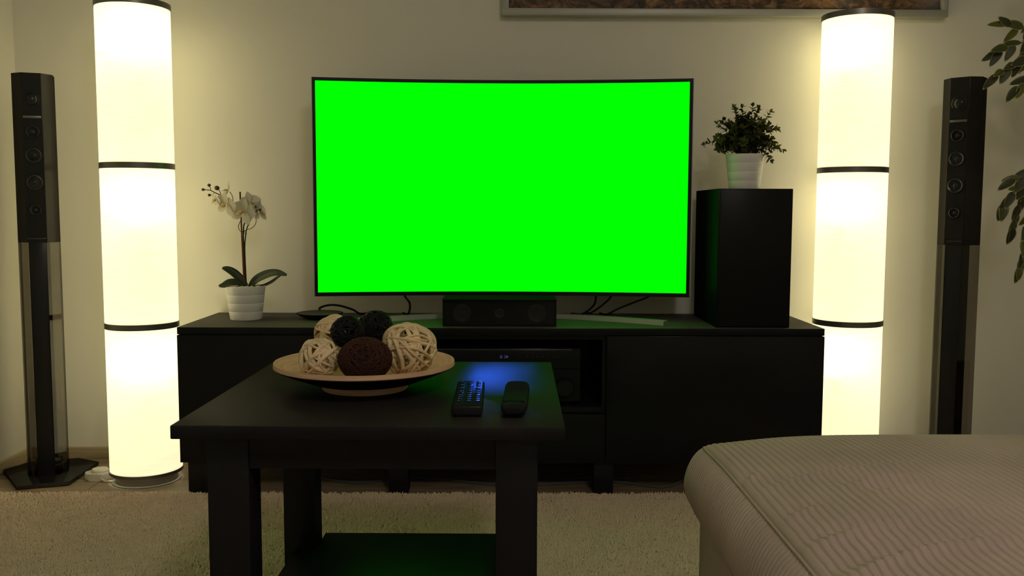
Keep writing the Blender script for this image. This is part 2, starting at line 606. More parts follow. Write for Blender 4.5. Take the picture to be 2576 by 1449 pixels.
# ------------------------------------------------------------------ media cabinet
CX0, CX1, CY0, CY1, CZ0, CZ1 = -0.918, 0.883, 2.514, 2.885, 0.092, 0.4745
cab = thing('media_cabinet', 'long low black brown media cabinet under the television', 'cabinet', (0, 0, 0))
body = MB()
body.box(CX0, CX1, CY0 + 0.02, CY1, CZ0, CZ0 + 0.016)
body.box(CX0, CX1, CY0 + 0.02, CY1, CZ1 - 0.034, CZ1 - 0.0205)
for x in (CX0, -0.318, 0.266, CX1 - 0.016):
    body.box(x, x + 0.016, CY0 + 0.02, CY1, CZ0 + 0.016, CZ1 - 0.034)
body.box(CX0 + 0.016, CX1 - 0.016, CY1 - 0.006, CY1, CZ0 + 0.016, CZ1 - 0.034)
body.build('body', M['blackbrown'], cab)
MB().box(-0.302, 0.266, CY0 + 0.022, CY1 - 0.006, 0.232, 0.248).build('shelf', M['blackbrown'], cab)
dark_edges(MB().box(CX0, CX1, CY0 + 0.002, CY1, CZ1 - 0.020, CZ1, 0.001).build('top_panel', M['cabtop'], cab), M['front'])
MB().box(CX0, -0.3125, CY0, CY0 + 0.018, CZ0, CZ1 - 0.022, 0.001).build('door', M['front'], cab)
MB().box(0.277, CX1, CY0, CY0 + 0.018, CZ0, CZ1 - 0.022, 0.001).build('door', M['front'], cab)
MB().box(-0.3095, 0.274, CY0, CY0 + 0.018, CZ0, 0.231, 0.001).build('drawer_front', M['front'], cab)
for x in (CX0 + 0.017, -0.335, 0.245, CX1 - 0.075):
    for y in (CY0 + 0.012, CY1 - 0.075):
        MB().box(x, x + 0.055, y, y + 0.055, 0.0, CZ0, 0.002).build('leg', M['blackbrown'], cab)

# receiver in the open bay
rc = thing('av_receiver', 'black receiver with small lit display in the open bay of the cabinet', 'receiver', (-0.008, 2.68, 0.248))
MB().box(-0.215, 0.215, -0.13, 0.16, 0.012, 0.164, 0.004).build('housing', M['front'], rc)
MB().box(-0.212, 0.212, -0.134, -0.129, 0.108, 0.160, 0.001).build('display_window', M['front'], rc)
MB().box(-0.19, 0.19, -0.1335, -0.13, 0.1605, 0.1618).build('trim_strip', M['darksteel'], rc)
for x in (-0.17, 0.17):
    MB().lathe([(0.0, 0.0), (0.024, 0.0), (0.026, 0.006), (0.026, 0.018), (0.023, 0.022), (0.0, 0.022)], (x, -0.129, 0.055), 32, 'y').build('volume_knob' if x > 0 else 'selector_knob', M['plastic'], rc)
for x in (-0.18, 0.18):
    for y in (-0.09, 0.12):
        MB().lathe([(0.0, 0.0), (0.018, 0.0), (0.02, 0.012), (0.0, 0.012)], (x, y, 0.0), 20).build('foot', M['plastic'], rc)


def glyphs(mb, text, x, z, hgt, wid, y, th, slant=0.15):
    S = {'D': [(0, 0, 0, 1), (0, 1, .7, 1), (0, 0, .7, 0), (.7, 0, 1, .25), (1, .25, 1, .75), (1, .75, .7, 1)],
         'I': [(.5, 0, .5, 1), (.2, 1, .8, 1), (.2, 0, .8, 0)],
         'N': [(0, 0, 0, 1), (0, 1, 1, 0), (1, 0, 1, 1)],
         '.': [(.1, 0, .4, 0), (.1, .08, .4, .08)]}
    for ch in text:
        for (a, b, c, d) in S.get(ch, []):
            p = Vector((x + a * wid + b * hgt * slant, y, z + b * hgt))
            q = Vector((x + c * wid + d * hgt * slant, y, z + d * hgt))
            mb.tube([p, q], th, 4)
        x += wid * (0.62 if ch in '. ' else 1.45)
    return mb


glyphs(MB(), 'D. IN', -0.0125, 0.1375, 0.0072, 0.0040, -0.1345, 0.00045).build('display_text', M['display'], rc, 0)
dm = MB()
for k in range(7):
    dm.box(0.064 + 0.0145 * k - 0.0012, 0.064 + 0.0145 * k + 0.0012, -0.1345, -0.1335, 0.1400, 0.1418)
dm.build('touch_key_marks', M['marks'], rc, 0)

# flat player on the cabinet is not seen; centre loudspeaker stands in front of the television stand
cs = thing('centre_speaker', 'small black centre loudspeaker on the cabinet below the television', 'speaker', (-0.023, 2.60, CZ1))
MB().box(-0.160, 0.160, -0.05, 0.055, 0.0, 0.0755, 0.0).build('enclosure', M['speakerbox'], cs)
MB().box(-0.154, 0.154, -0.0525, -0.0495, 0.004, 0.0755, 0.0).build('grille', M['plastic'], cs)
MB().box(-0.160, 0.160, -0.0685, 0.055, 0.0755, 0.0785, 0.0008).build('top_panel', M['speakerbox'], cs)  # front overhang shaped to hide the added blue light below it
# added blue light, hidden under the overhang, beamed forward for the tabletop streak
LL = bpy.data.lights.new('added_streak_light', 'AREA')
LL.shape = 'RECTANGLE'
LL.size, LL.size_y = 0.135, 0.0016
LL.color = (0.03, 0.11, 1.0)
LL.energy = STREAK_STRENGTH
LL.spread = math.radians(5.2)
lo = bpy.data.objects.new('added_streak_light', LL)
COL.objects.link(lo)
lo.parent = cs
lo.location = (0.016, -0.056, 0.0738)
lo.rotation_euler = (math.radians(-90 + 1.2), 0, 0)
for x in (-0.105, 0.0, 0.105):
    r = 0.026 if x else 0.014
    MB().lathe([(r, 0.0), (r, 0.0006), (r * 0.86, 0.0010), (r * 0.72, 0.0004), (r * 0.3, 0.0003), (0.0, 0.0006)], (x, -0.0523, 0.037), 32, 'y').build('driver', M['cone'], cs)

# black loudspeaker box carrying the bushy plant
sp = thing('bookshelf_speaker', 'tall plain black loudspeaker box beside the television, with a bushy plant on top', 'speaker', (0.687, 2.685, CZ1))
MB().box(-0.1035, 0.1035, -0.148, 0.155, 0.0, 0.388, 0.002).build('enclosure', M['speakerbox'], sp)
MB().box(-0.099, 0.099, -0.155, -0.1475, 0.004, 0.384, 0.002).build('grille', M['speakerbox'], sp)

# ------------------------------------------------------------------ curved television
tv = thing('television', 'large curved television with a bright green screen on the black cabinet', 'television', (-0.016, 2.74, CZ1))
TVW, TZ0, TZ1, SAG, YC = 0.557, 0.070, 0.7105, 0.052, -0.044


def tvy(x):        # curved: the middle is further from the viewer
    return YC + SAG * (1 - (x / TVW) ** 2)


def curved_slab(x0, x1, z0, z1, dy0, dy1, n=40, bot=None):
    V, F = [], []
    for i in range(n + 1):
        x = x0 + (x1 - x0) * i / n
        y = tvy(x)
        V += [(x, y + dy0, z0), (x, y + dy0, z1), (x, y + dy1, z1), (x, y + dy1, z0)]
    for i in range(n):
        a, b = 4 * i, 4 * i + 4
        for j in range(4):
            F.append((a + j, a + (j + 1) % 4, b + (j + 1) % 4, b + j))
    F.append((3, 2, 1, 0))
    F.append((4 * n, 4 * n + 1, 4 * n + 2, 4 * n + 3))
    return V, F


def slabs(lst):
    V, F = [], []
    for s in lst:
        v, f = curved_slab(*s)
        F += [tuple(i + len(V) for i in q) for q in f]
        V += v
    return V, F


bz = 0.0095
V, F = slabs([(-TVW + 0.002, TVW - 0.002, TZ1 - bz, TZ1, -0.004, 0.012), (-TVW + 0.002, TVW - 0.002, TZ0, TZ0 + bz + 0.002, -0.004, 0.012),
              (-TVW + 0.002, -TVW + bz + 0.001, TZ0 + bz, TZ1 - bz, -0.004, 0.012), (TVW - bz - 0.002, TVW - 0.002, TZ0 + bz, TZ1 - bz, -0.004, 0.012)])
raw('bezel', V, F, M['plastic'], tv, 40)
for e0 in (-TVW, TVW - 0.0022):
    V, F = curved_slab(e0, e0 + 0.0022, TZ0, TZ1, -0.0045, 0.016, 4)
    raw('silver_edge', V, F, M['silver'], tv, 40)['label'] = 'thin silver side edge'

V, F = curved_slab(-TVW + bz, TVW - bz - 0.002, TZ0 + bz + 0.001, TZ1 - bz, -0.001, 0.004)
raw('screen', V, F, M['screen'], tv, 40)['label'] = 'plain bright green picture'
V, F = slabs([(-TVW + 0.004, TVW - 0.004, TZ0 + 0.004, TZ1 - 0.003, 0.012, 0.030), (-0.36, 0.36, TZ0 + 0.05, TZ1 - 0.25, 0.030, 0.060)])
raw('rear_shell', V, F, M['plastic'], tv, 40)
# stand: neck and two swept feet
MB().box(-0.07, 0.07, 0.020, 0.062, 0.004, 0.20, 0.004).build('neck', M['plastic'], tv)
for s in (-1, 1):
    pts = smooth_path([(s * 0.02, 0.045, 0.0075), (s * 0.18, 0.012, 0.0075), (s * 0.33, -0.060, 0.0075), (s * 0.468, -0.150, 0.0075)], 8)
    f = MB()
    rings = []
    for i, p in enumerate(pts):
        t = (pts[min(i + 1, len(pts) - 1)] - pts[max(i - 1, 0)]).normalized()
        nrm = Vector((-t.y, t.x, 0)) * 0.016
        rings.append([f.bm.verts.new(p + nrm + Vector((0, 0, -0.0075))), f.bm.verts.new(p - nrm + Vector((0, 0, -0.0075))),
                      f.bm.verts.new(p - nrm * 0.8 + Vector((0, 0, 0.0055))), f.bm.verts.new(p + nrm * 0.8 + Vector((0, 0, 0.0055)))])
    for a, b in zip(rings[:-1], rings[1:]):
        for j in range(4):
            f.bm.faces.new((a[j], a[(j + 1) % 4], b[(j + 1) % 4], b[j]))
    f.bm.faces.new(rings[0])
    f.bm.faces.new(rings[-1])
    f.build('stand_foot', M['silver'], tv)


# cables behind and below the television
def cable(name, pts, r, m, label, cat='cable', group=None):
    o = MB().tube(smooth_path(pts, 8), r, 8).build(name, m)
    return tag(o, label, cat, group)


cable('cable', [(-0.335, 2.86, 0.62), (-0.325, 2.83, 0.545), (-0.303, 2.81, 0.512), (-0.309, 2.82, 0.479), (-0.33, 2.86, 0.477)], 0.0032, M['cable'],
      'black cable hanging below the television, left of the centre loudspeaker')
cable('cable', [(0.285, 2.855, 0.60), (0.276, 2.83, 0.54), (0.268, 2.82, 0.508), (0.235, 2.83, 0.480), (0.20, 2.85, 0.478)], 0.003, M['cable'],
      'black cable hanging nearly straight below the television, right of the centre loudspeaker')
cable('cable', [(0.36, 2.86, 0.60), (0.325, 2.84, 0.536), (0.298, 2.825, 0.510), (0.262, 2.84, 0.482), (0.24, 2.865, 0.478)], 0.003, M['cable'],
      'black cable slanting down to the left beside the straight one')
cable('cable', [(0.50, 2.87, 0.58), (0.445, 2.84, 0.536), (0.40, 2.83, 0.518), (0.345, 2.82, 0.497), (0.31, 2.83, 0.478), (0.29, 2.86, 0.478)], 0.003, M['cable'],
      'black cable sloping from the lower right corner of the television')

# flat round box left of the television with its lead
db = thing('set_top_box', 'flat black round box with pointed rim on the cabinet beside the orchid pot', 'box', (-0.564, 2.725, CZ1))
MB().lathe([(0.0, 0.0), (0.030, 0.0), (0.045, 0.004), (0.060, 0.011), (0.0685, 0.0165), (0.069, 0.0180), (0.0, 0.0180)], (0, 0, 0), 56).build('housing', M['plastic'], db)
MB().lathe([(0.0, 0.0180), (0.066, 0.0180), (0.064, 0.0196), (0.040, 0.0225), (0.0, 0.0235)], (0, 0, 0), 56).build('lid', M['cabtop'], db)
MB().tube(smooth_path([(-0.005, 0.030, 0.021), (-0.012, 0.062, 0.026), (0.012, 0.075, 0.033), (0.045, 0.08, 0.031), (0.085, 0.085, 0.018), (0.105, 0.10, 0.004), (0.14, 0.13, 0.004)], 8), 0.0034, 8).build('lead', M['cable'], db)

# leads lying in the dark under the cabinet
cable('floor_cable', [(-0.62, 2.70, 0.004), (-0.45, 2.62, 0.004), (-0.25, 2.66, 0.004), (0.0, 2.60, 0.004), (0.30, 2.63, 0.004), (0.45, 2.58, 0.004), (0.53, 2.66, 0.004)], 0.004, M['marks'],
      'dark grey cable lying on the floor under the media cabinet')

# ------------------------------------------------------------------ column lamps
def make_lamp(name, label, loc, bulb_dx):
    t = thing(name, label, 'floor lamp', loc, 0, 'column floor lamps')
    R = 0.1020
    MB().lathe([(0, 0.0), (0.095, 0.0), (0.097, 0.0012), (0.097, 0.0025), (0.094, 0.0035), (0, 0.0045)], seg=72).build('base_plate', M['clearplate'], t)
    MB().lathe([(0, 0.0036), (0.086, 0.0036), (0.087, 0.006), (0.087, 0.028), (0, 0.028)], seg=72).build('base_drum', M['steel'], t)
    zs = [(0.036, 0.4585), (0.4715, 0.9165), (0.9295, 1.369)]
    for a, b in zs:
        MB().lathe([(R - 0.0008, a), (R - 0.0008, b), (R - 0.0020, b), (R - 0.0020, a)], seg=96, closed=True).build('lamp_shade', M['shade'], t)
    for a, b, rr in ((0.028, 0.037, 0.1030), (0.457, 0.4735, 0.1026), (0.915, 0.9315, 0.1026), (1.3665, 1.383, 0.1030)):
        MB().lathe([(rr, a), (rr, b), (rr - 0.005, b), (rr - 0.005, a)], seg=96, closed=True).build('ring', M['darksteel'], t)
    MB().lathe([(0, 1.3690), (R - 0.006, 1.3690), (R - 0.006, 1.3705), (0, 1.3705)], seg=72).build('top_diffuser', M['shade'], t)
    MB().tube([(0, 0, 0.028), (0, 0, 1.33)], 0.007, 12).build('pole', M['steel'], t)
    for zb in (0.372, 0.826, 1.278):
        L = bpy.data.lights.new('bulb', 'POINT')
        L.energy = BULB_W
        L.color = (1.0, 0.96, 0.82)
        L.shadow_soft_size = 0.012
        o = bpy.data.objects.new('bulb', L)
        COL.objects.link(o)
        o.parent = t
        o.location = (bulb_dx, -0.066, zb)
        MB().lathe([(0, zb - 0.085), (0.010, zb - 0.085), (0.0105, zb - 0.055), (0.006, zb - 0.045), (0, zb - 0.045)], (bulb_dx, -0.066, 0), 20).build('bulb_socket', M['white_plastic'], t)
        MB().tube([(0, 0, zb - 0.080), (bulb_dx, -0.066, zb - 0.080)], 0.004, 8).build('socket_arm', M['steel'], t)
    return t


make_lamp('column_lamp', 'lit column floor lamp on the left, beside the orchid end of the cabinet', (-1.071, 2.660, 0), 0.038)
make_lamp('column_lamp', 'lit column floor lamp on the right, below the picture and beside the ficus side speaker', (1.041, 2.772, 0), -0.052)

# foot switch of the left lamp
fs = thing('foot_switch', 'white foot switch with cord on the floor beside the left column lamp', 'switch', (-1.216, 2.668, 0))
pts = [(0.040 * math.copysign(abs(math.cos(a)) ** 0.8, math.cos(a)), 0.030 * math.copysign(abs(math.sin(a)) ** 0.8, math.sin(a))) for a in [2 * PI * k / 32 for k in range(32)]]
MB().prism(pts, 0.0, 0.021, 0.004).build('housing', M['white_plastic'], fs)
MB().lathe([(0.0, 0.020), (0.0235, 0.020), (0.0245, 0.026), (0.022, 0.030), (0.0, 0.031)], (0.002, 0.002, 0), 40).build('button', M['white_plastic'], fs)
MB().tube(smooth_path([(0.018, -0.031, 0.008), (0.036, -0.042, 0.005), (0.062, -0.040, 0.004), (0.100, -0.030, 0.004), (0.116, -0.015, 0.010)], 8), 0.003, 8).build('cord', M['white_plastic'], fs)
MB().tube(smooth_path([(0.030, 0.018, 0.008), (0.045, 0.050, 0.006), (0.062, 0.062, 0.005), (0.050, 0.030, 0.005), (0.062, 0.010, 0.005), (0.075, 0.03, 0.004), (0.09, 0.09, 0.004), (0.17, 0.19, 0.004)], 8), 0.003, 8).build('cord', M['white_plastic'], fs)

# wall sockets
for i, (x, lab) in enumerate(((-1.236, 'white wall socket half hidden behind the left column lamp'), (-1.492 + 0.026, 'wall socket low on the wall seen through smoked acrylic of the left tower speaker'))):
    so = thing('wall_socket', lab, 'socket', (x, YW, 0.193), 0, 'wall sockets')
    q = []
    for cxx, czz, a0 in ((1, 1, 0), (-1, 1, 90), (-1, -1, 180), (1, -1, 270)):
        for k in range(6):
            a = math.radians(a0 + 18 * k)
            q.append((cxx * 0.030 + 0.011 * math.cos(a), czz * 0.030 + 0.011 * math.sin(a)))
    def plate(qs, y0, y1, nm):
        m_ = MB()
        f0 = [m_.bm.verts.new((a, y0, b)) for a, b in qs]
        f1 = [m_.bm.verts.new((a * 0.95, y1, b * 0.95)) for a, b in qs]
        m_.bm.faces.new(f0)
        m_.bm.faces.new(f1)
        for k in range(len(qs)):
            m_.bm.faces.new((f0[k], f0[(k + 1) % len(qs)], f1[(k + 1) % len(qs)], f1[k]))
        m_.build(nm, M['white_plastic'], so)
    plate(q, -0.0005, -0.010, 'plate')
    plate([(a * 0.78, b * 0.78) for a, b in q], -0.010, -0.0125, 'insert')

# ------------------------------------------------------------------ tower loudspeakers on smoked acrylic
HEX = [(-0.0265, -0.050), (0.0265, -0.050), (0.0535, -0.023), (0.0535, 0.022), (0.032, 0.048), (-0.032, 0.048), (-0.0535, 0.022), (-0.0535, -0.023)]


def make_tower(label, loc, rz):
    t = thing('tower_speaker', label, 'speaker', loc, rz, 'tower loudspeakers')
    plate = [(-0.069, -0.13), (0.069, -0.13), (0.132, 0.07), (0.07, 0.135), (-0.07, 0.135), (-0.132, 0.07)]
    MB().prism(plate, 0.002, 0.0135, 0.001).build('base_plate', M['gloss'], t)
    for (x, y) in ((-0.06, -0.11), (0.06, -0.11), (0.10, 0.07), (-0.10, 0.07)):
        MB().lathe([(0, 0), (0.008, 0), (0.008, 0.002), (0, 0.002)], (x, y, 0), 16).build('foot', M['rubber'], t)
    # upper box: chamfered sides and a front strip
    MB().prism(HEX, 0.703, 1.187, 0.001).build('cabinet', M['towerside'], t)
    MB().box(-0.0255, 0.0255, -0.0515, -0.0495, 0.706, 1.185).build('front_strip', M['towerfront'], t)
    y0 = -0.0515
    MB().lathe([(0.021, 0.0), (0.021, 0.002), (0.018, 0.003), (0.016, 0.001), (0.012, 0.004), (0.006, 0.0065), (0.0, 0.007)], (0, y0, 1.112), 36, 'y').build('tweeter', M['dome'], t)
    MB().box(-0.0235, 0.0235, y0 - 0.002, y0, 1.0585, 1.0655, 0.0005).build('badge_bar', M['darksteel'], t)['label'] = 'small silver bar'
    for z, r, k in ((1.020, 0.019, 'cone'), (0.953, 0.022, 'rubber'), (0.876, 0.0225, 'rubber'), (0.797, 0.016, 'cone')):
        d = MB().lathe([(r, 0.0), (r, 0.0022), (r * 0.95, 0.0045), (r * 0.85, 0.0052), (r * 0.76, 0.0042), (r * 0.72, 0.0016)], (0, y0, z), 40, 'y').build('driver_surround', M[k], t)
        MB().lathe([(r * 0.73, 0.0016), (r * 0.38, 0.0002), (r * 0.34, 0.0012), (r * 0.2, 0.0028), (0.0, 0.0034)], (0, y0, z), 40, 'y').build('driver_cone', M['cone'], d)
    MB().box(-0.024, 0.024, y0 - 0.003, y0, 0.712, 0.7165, 0.0005).build('lower_lip', M['gloss'], t)
    # lower half: dark column carried inside smoked acrylic wings
    MB().box(-0.0235, 0.0235, -0.048, 0.030, 0.0135, 0.703, 0.001).build('column', M['plastic'], t)
    MB().prism([(-0.034, -0.03), (0.034, -0.03), (0.036, 0.03), (-0.036, 0.03)], 0.0135, 0.050, 0.002).build('column_socket', M['gloss'], t)
    for s in (-1, 1):
        a, b, c_ = (s * 0.0240, -0.0505), (s * 0.0535, -0.023), (s * 0.0535, 0.022)
        th = 0.003
        w_ = MB()
        w_.prism([a, b, c_, (c_[0] - s * th, c_[1]), (b[0] - s * th, b[1] + th * 0.4), (a[0], a[1] + th * 1.4)], 0.0136, 0.7028)
        w_.build('acrylic_wing', M['smoke'], t, 0)['label'] = 'see-through smoked acrylic side'
    return t


make_tower('tall black tower speaker on smoked acrylic stand at left beside the room corner', (-1.379, 2.694, 0), math.radians(20))
make_tower('tall black tower speaker on the right between the lit lamp and the ficus', (1.336, 2.70, 0), -math.radians(42))

# ------------------------------------------------------------------ framed picture
pc = thing('framed_picture', 'wide silver framed landscape picture high on the wall above the television', 'picture', (0.6655, YW, 1.397))
PW, PH, FW = 0.6865, 0.92, 0.0225
fr = MB()
fr.box(-PW, PW, -0.038, -0.001, 0, FW, 0.002)
fr.box(-PW, PW, -0.038, -0.001, PH - FW, PH, 0.002)
fr.box(-PW, -PW + FW, -0.038, -0.001, FW - 0.002, PH - FW + 0.002, 0.002)
fr.box(PW - FW, PW, -0.038, -0.001, FW - 0.002, PH - FW + 0.002, 0.002)
fr.build('frame', M['frame'], pc)
MB().box(-PW + FW, PW - FW, -0.020, -0.002, FW, PH - FW).build('backing', M['plastic'], pc)
MB().box(-PW + FW + 0.003, PW - FW - 0.003, -0.0255, -0.0200, FW + 0.003, PH - FW - 0.003).build('print', M['picture'], pc, 0)

# ------------------------------------------------------------------ coffee table
TCX, TCY, TA = -0.1913, 1.5208, -0.0117
ct = thing('coffee_table', 'square black brown coffee table with a lower shelf on the rug', 'table', (TCX, TCY, 0), TA)
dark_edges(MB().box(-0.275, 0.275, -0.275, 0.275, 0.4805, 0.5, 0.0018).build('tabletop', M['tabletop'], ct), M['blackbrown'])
for sx in (-1, 1):
    for sy in (-1, 1):
        x, y = sx * 0.2075, sy * 0.2075
        MB().box(x - 0.030, x + 0.030, y - 0.030, y + 0.030, 0.012, 0.4805, 0.0015).build('leg', M['blackbrown'], ct)
for a in (-1, 1):
    MB().box(-0.178, 0.178, a * 0.225 - 0.010, a * 0.225 + 0.010, 0.428, 0.4805, 0.001).build('apron', M['blackbrown'], ct)
    MB().box(a * 0.225 - 0.010, a * 0.225 + 0.010, -0.178, 0.178, 0.428, 0.4805, 0.001).build('apron', M['blackbrown'], ct)
sh = MB()
sh.box(-0.215, 0.215, -0.176, 0.176, 0.138, 0.154, 0.001)
sh.box(-0.176, 0.176, -0.237, 0.262, 0.138, 0.1542, 0.001)
sh.build('shelf', M['blackbrown'], ct)

# wooden bowl
BX, BY = -0.2400, 1.522
bw = thing('decor_bowl', 'wide shallow pale wooden bowl holding wicker balls on the coffee table', 'bowl', (BX, BY, 0.5))
MB().lathe([(0.0, 0.0155), (0.050, 0.0165), (0.090, 0.0235), (0.125, 0.036), (0.1475, 0.0475), (0.1500, 0.0475), (0.1507, 0.0405), (0.150, 0.0395), (0.125, 0.0295), (0.09, 0.0170), (0.07, 0.013), (0.0, 0.012)], (0, 0, 0), 96).build('dish', M['bowl'], bw)
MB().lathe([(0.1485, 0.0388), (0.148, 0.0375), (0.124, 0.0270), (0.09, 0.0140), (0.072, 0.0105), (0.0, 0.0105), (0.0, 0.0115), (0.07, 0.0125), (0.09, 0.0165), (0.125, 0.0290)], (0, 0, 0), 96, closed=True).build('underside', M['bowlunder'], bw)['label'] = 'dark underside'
MB().lathe([(0.0, 0.0), (0.070, 0.0), (0.0715, 0.0015), (0.0725, 0.0108), (0.0, 0.0108)], (0, 0, 0), 72).build('foot', M['bowl'], bw)


def strand_ball(name, label, c, R, n, rad, m, flat=0.6, jitter=0.06, core=None, seed=1, offc=0.25, nseg=40, kinky=0.0):
    rd = random.Random(seed)
    mb = MB()
    for i in range(n):
        ax = Vector((rd.gauss(0, 1), rd.gauss(0, 1), rd.gauss(0, 1))).normalized()
        u = ax.orthogonal().normalized()
        v = ax.cross(u)
        off = rd.uniform(-offc, offc) * R
        rr = math.sqrt(R * R - off * off)
        ph = rd.uniform(0, 6.28)
        lift = 1.0 - rd.random() * jitter
        tl = rd.uniform(0.02, 0.09)
        pts = []
        for k in range(nseg):
            a = 2 * PI * k / nseg
            p = (u * math.cos(a) + v * math.sin(a)) * rr + ax * (off + R * tl * math.sin(2 * a + ph))
            p = p.normalized() * (R - rad) * (lift + jitter * 0.35 * math.sin(3 * a + ph) + kinky * rd.uniform(-1, 1))
            pts.append(p)
        mb.tube(pts, rad * rd.uniform(0.75, 1.2), 6, closed=True, flat=flat)
    if core:
        t = thing(name, label, 'ball', c, 0, 'decor balls in the bowl')
        t.scale = (1, 1, 0.82)
        mb.build('winding', m, t, 180)
        MB().ball((0, 0, 0), R * 0.93, 32, 20).build('core', core, t, 180)
        return t
    o = mb.build(name, m, None, 180)
    o.location = c
    return tag(o, label, 'ball', 'decor balls in the bowl')


strand_ball('wicker_ball', 'cream wicker ball at the front left of the bowl, left of the brown twine ball', (-0.2975, 1.430, 0.5660), 0.0345, 20, 0.0038, M['rattan_pale'], 0.45, 0.10, seed=11, offc=0.5)
strand_ball('wicker_ball', 'largest cream wicker ball, on the right side of the bowl', (-0.1615, 1.476, 0.5735), 0.0475, 26, 0.0042, M['rattan'], 0.45, 0.10, seed=23, offc=0.6)
strand_ball('twine_ball', 'dark brown wound twine ball at the front centre of the bowl', (-0.2225, 1.412, 0.5670), 0.0428, 110, 0.0010, M['twine'], 0.9, 0.02, core=M['twinecore'], seed=5, offc=0.75, nseg=44)
strand_ball('wicker_ball', 'black wire wicker ball nearer the front, just above the brown twine ball', (-0.2595, 1.470, 0.6020), 0.0280, 46, 0.0015, M['blackwick'], 0.9, 0.06, seed=31, offc=0.6, nseg=32)
strand_ball('wicker_ball', 'black wire wicker ball at the back, topmost in the bowl', (-0.2235, 1.532, 0.6010), 0.0305, 46, 0.0015, M['blackwick'], 0.9, 0.06, seed=37, offc=0.6, nseg=32)
strand_ball('wicker_ball', 'cream wicker ball at the back left, partly behind the nearer black ball', (-0.2945, 1.536, 0.5910), 0.0345, 26, 0.0034, M['rattan'], 0.55, 0.10, seed=41, offc=0.5)

# remotes
r1 = thing('remote_control', 'long black remote control with rows of buttons on the coffee table beside the bowl', 'remote control', (-0.0595, 1.402, 0.5), 0.010, 'remote controls')
MB().box(-0.0225, 0.0225, -0.098, 0.098, 0.0005, 0.0175, 0.0045, 3).build('housing', M['remote'], r1)
rows = [0.082, 0.070, 0.058, 0.046, 0.030, 0.018, 0.004, -0.010, -0.026, -0.040, -0.054, -0.068]
for i, y in enumerate(rows):
    for j, x in enumerate((-0.0135, 0.0, 0.0135)):
        b = MB().box(x - 0.0042, x + 0.0042, y - 0.0040, y + 0.0040, 0.0172, 0.0184, 0.0005).build('button', M['front'], r1)
        if (i * 3 + j) % 2 == 0 or i > 7:
            MB().box(x - 0.0015, x + 0.0015, y - 0.0012, y + 0.0012, 0.0184, 0.0186).build('button_mark', M['remotemarks'], b, 0)

r2 = thing('remote_control', 'short curved black remote control lying right of the long one', 'remote control', (0.0118, 1.358, 0.5), -0.06, 'remote controls')
V, F = [], []
ny, nx_ = 28, 20
for i in range(ny + 1):
    s = -1 + 2 * i / ny
    y = s * 0.068
    zc = 0.0125 + 0.0085 * (s + 0.15) ** 2 * (1.0 if s > -0.15 else 0.45)
    e = max(0.0, 1 - abs(s) ** 5) if s < 0 else max(0.0, 1 - 0.35 * abs(s) ** 14)
    hw, hh = 0.0195 * (0.62 + 0.38 * e ** 0.5), 0.0100 * (0.45 + 0.55 * e ** 0.5)
    if s < 0:
        hw *= 1 - 0.10 * s * s
    for k in range(nx_):
        a = 2 * PI * k / nx_
        V.append((hw * math.copysign(abs(math.cos(a)) ** 0.55, math.cos(a)), y, zc + hh * math.copysign(abs(math.sin(a)) ** 0.7, math.sin(a))))
for i in range(ny):
    for k in range(nx_):
        F.append((i * nx_ + k, i * nx_ + (k + 1) % nx_, (i + 1) * nx_ + (k + 1) % nx_, (i + 1) * nx_ + k))
F.append(tuple(range(nx_ - 1, -1, -1)))
F.append(tuple(ny * nx_ + k for k in range(nx_)))
zmin = min(v[2] for v in V) - 0.0004
V = [(a, b, c - zmin) for a, b, c in V]
raw('housing', V, F, M['remote'], r2, 50)
MB().box(-0.0160, 0.0160, -0.0406, -0.0394, 0.0215 - zmin, 0.0238 - zmin, 0.0).build('seam_line', M['front'], r2, 0)

# ------------------------------------------------------------------ corduroy ottoman
OX0, OX1, OY0, OY1 = 0.316, 1.30, 0.52, 1.485
ot = thing('ottoman', 'large taupe corduroy ottoman with rounded edges at the lower right', 'ottoman', (0, 0, 0))
CR = 0.055                          # plan radius of the corners
PITCHR = 0.0102                     # width of one cord


def wale(t):
    f = np.abs(((t / PITCHR) % 1.0) - 0.5) * 2           # 1 at the groove
    return -0.0042 * np.clip((f - 0.62) / 0.38, 0, 1) ** 1.5


FOLDS = [((0.325, 1.150), (0.414, 1.187), (0.57, 1.214), 0.0030, 0.009), ((0.430, 1.128), (0.48, 1.146), (0.54, 1.152), 0.0045, 0.009),
         ((0.33, 1.045), (0.355, 1.060), (0.380, 1.070), 0.0035, 0.007), ((0.325, 0.955), (0.427, 0.990), (0.57, 1.022), 0.0060, 0.011),
         ((0.330, 0.868), (0.43, 0.905), (0.58, 0.930), 0.0070, 0.012), ((0.323, 1.198), (0.335, 1.215), (0.345, 1.226), 0.003, 0.007),
         ((0.44, 1.09), (0.50, 1.105), (0.55, 1.115), 0.004, 0.010), ((0.62, 1.03), (0.72, 1.06), (0.80, 1.07), 0.003, 0.012)]


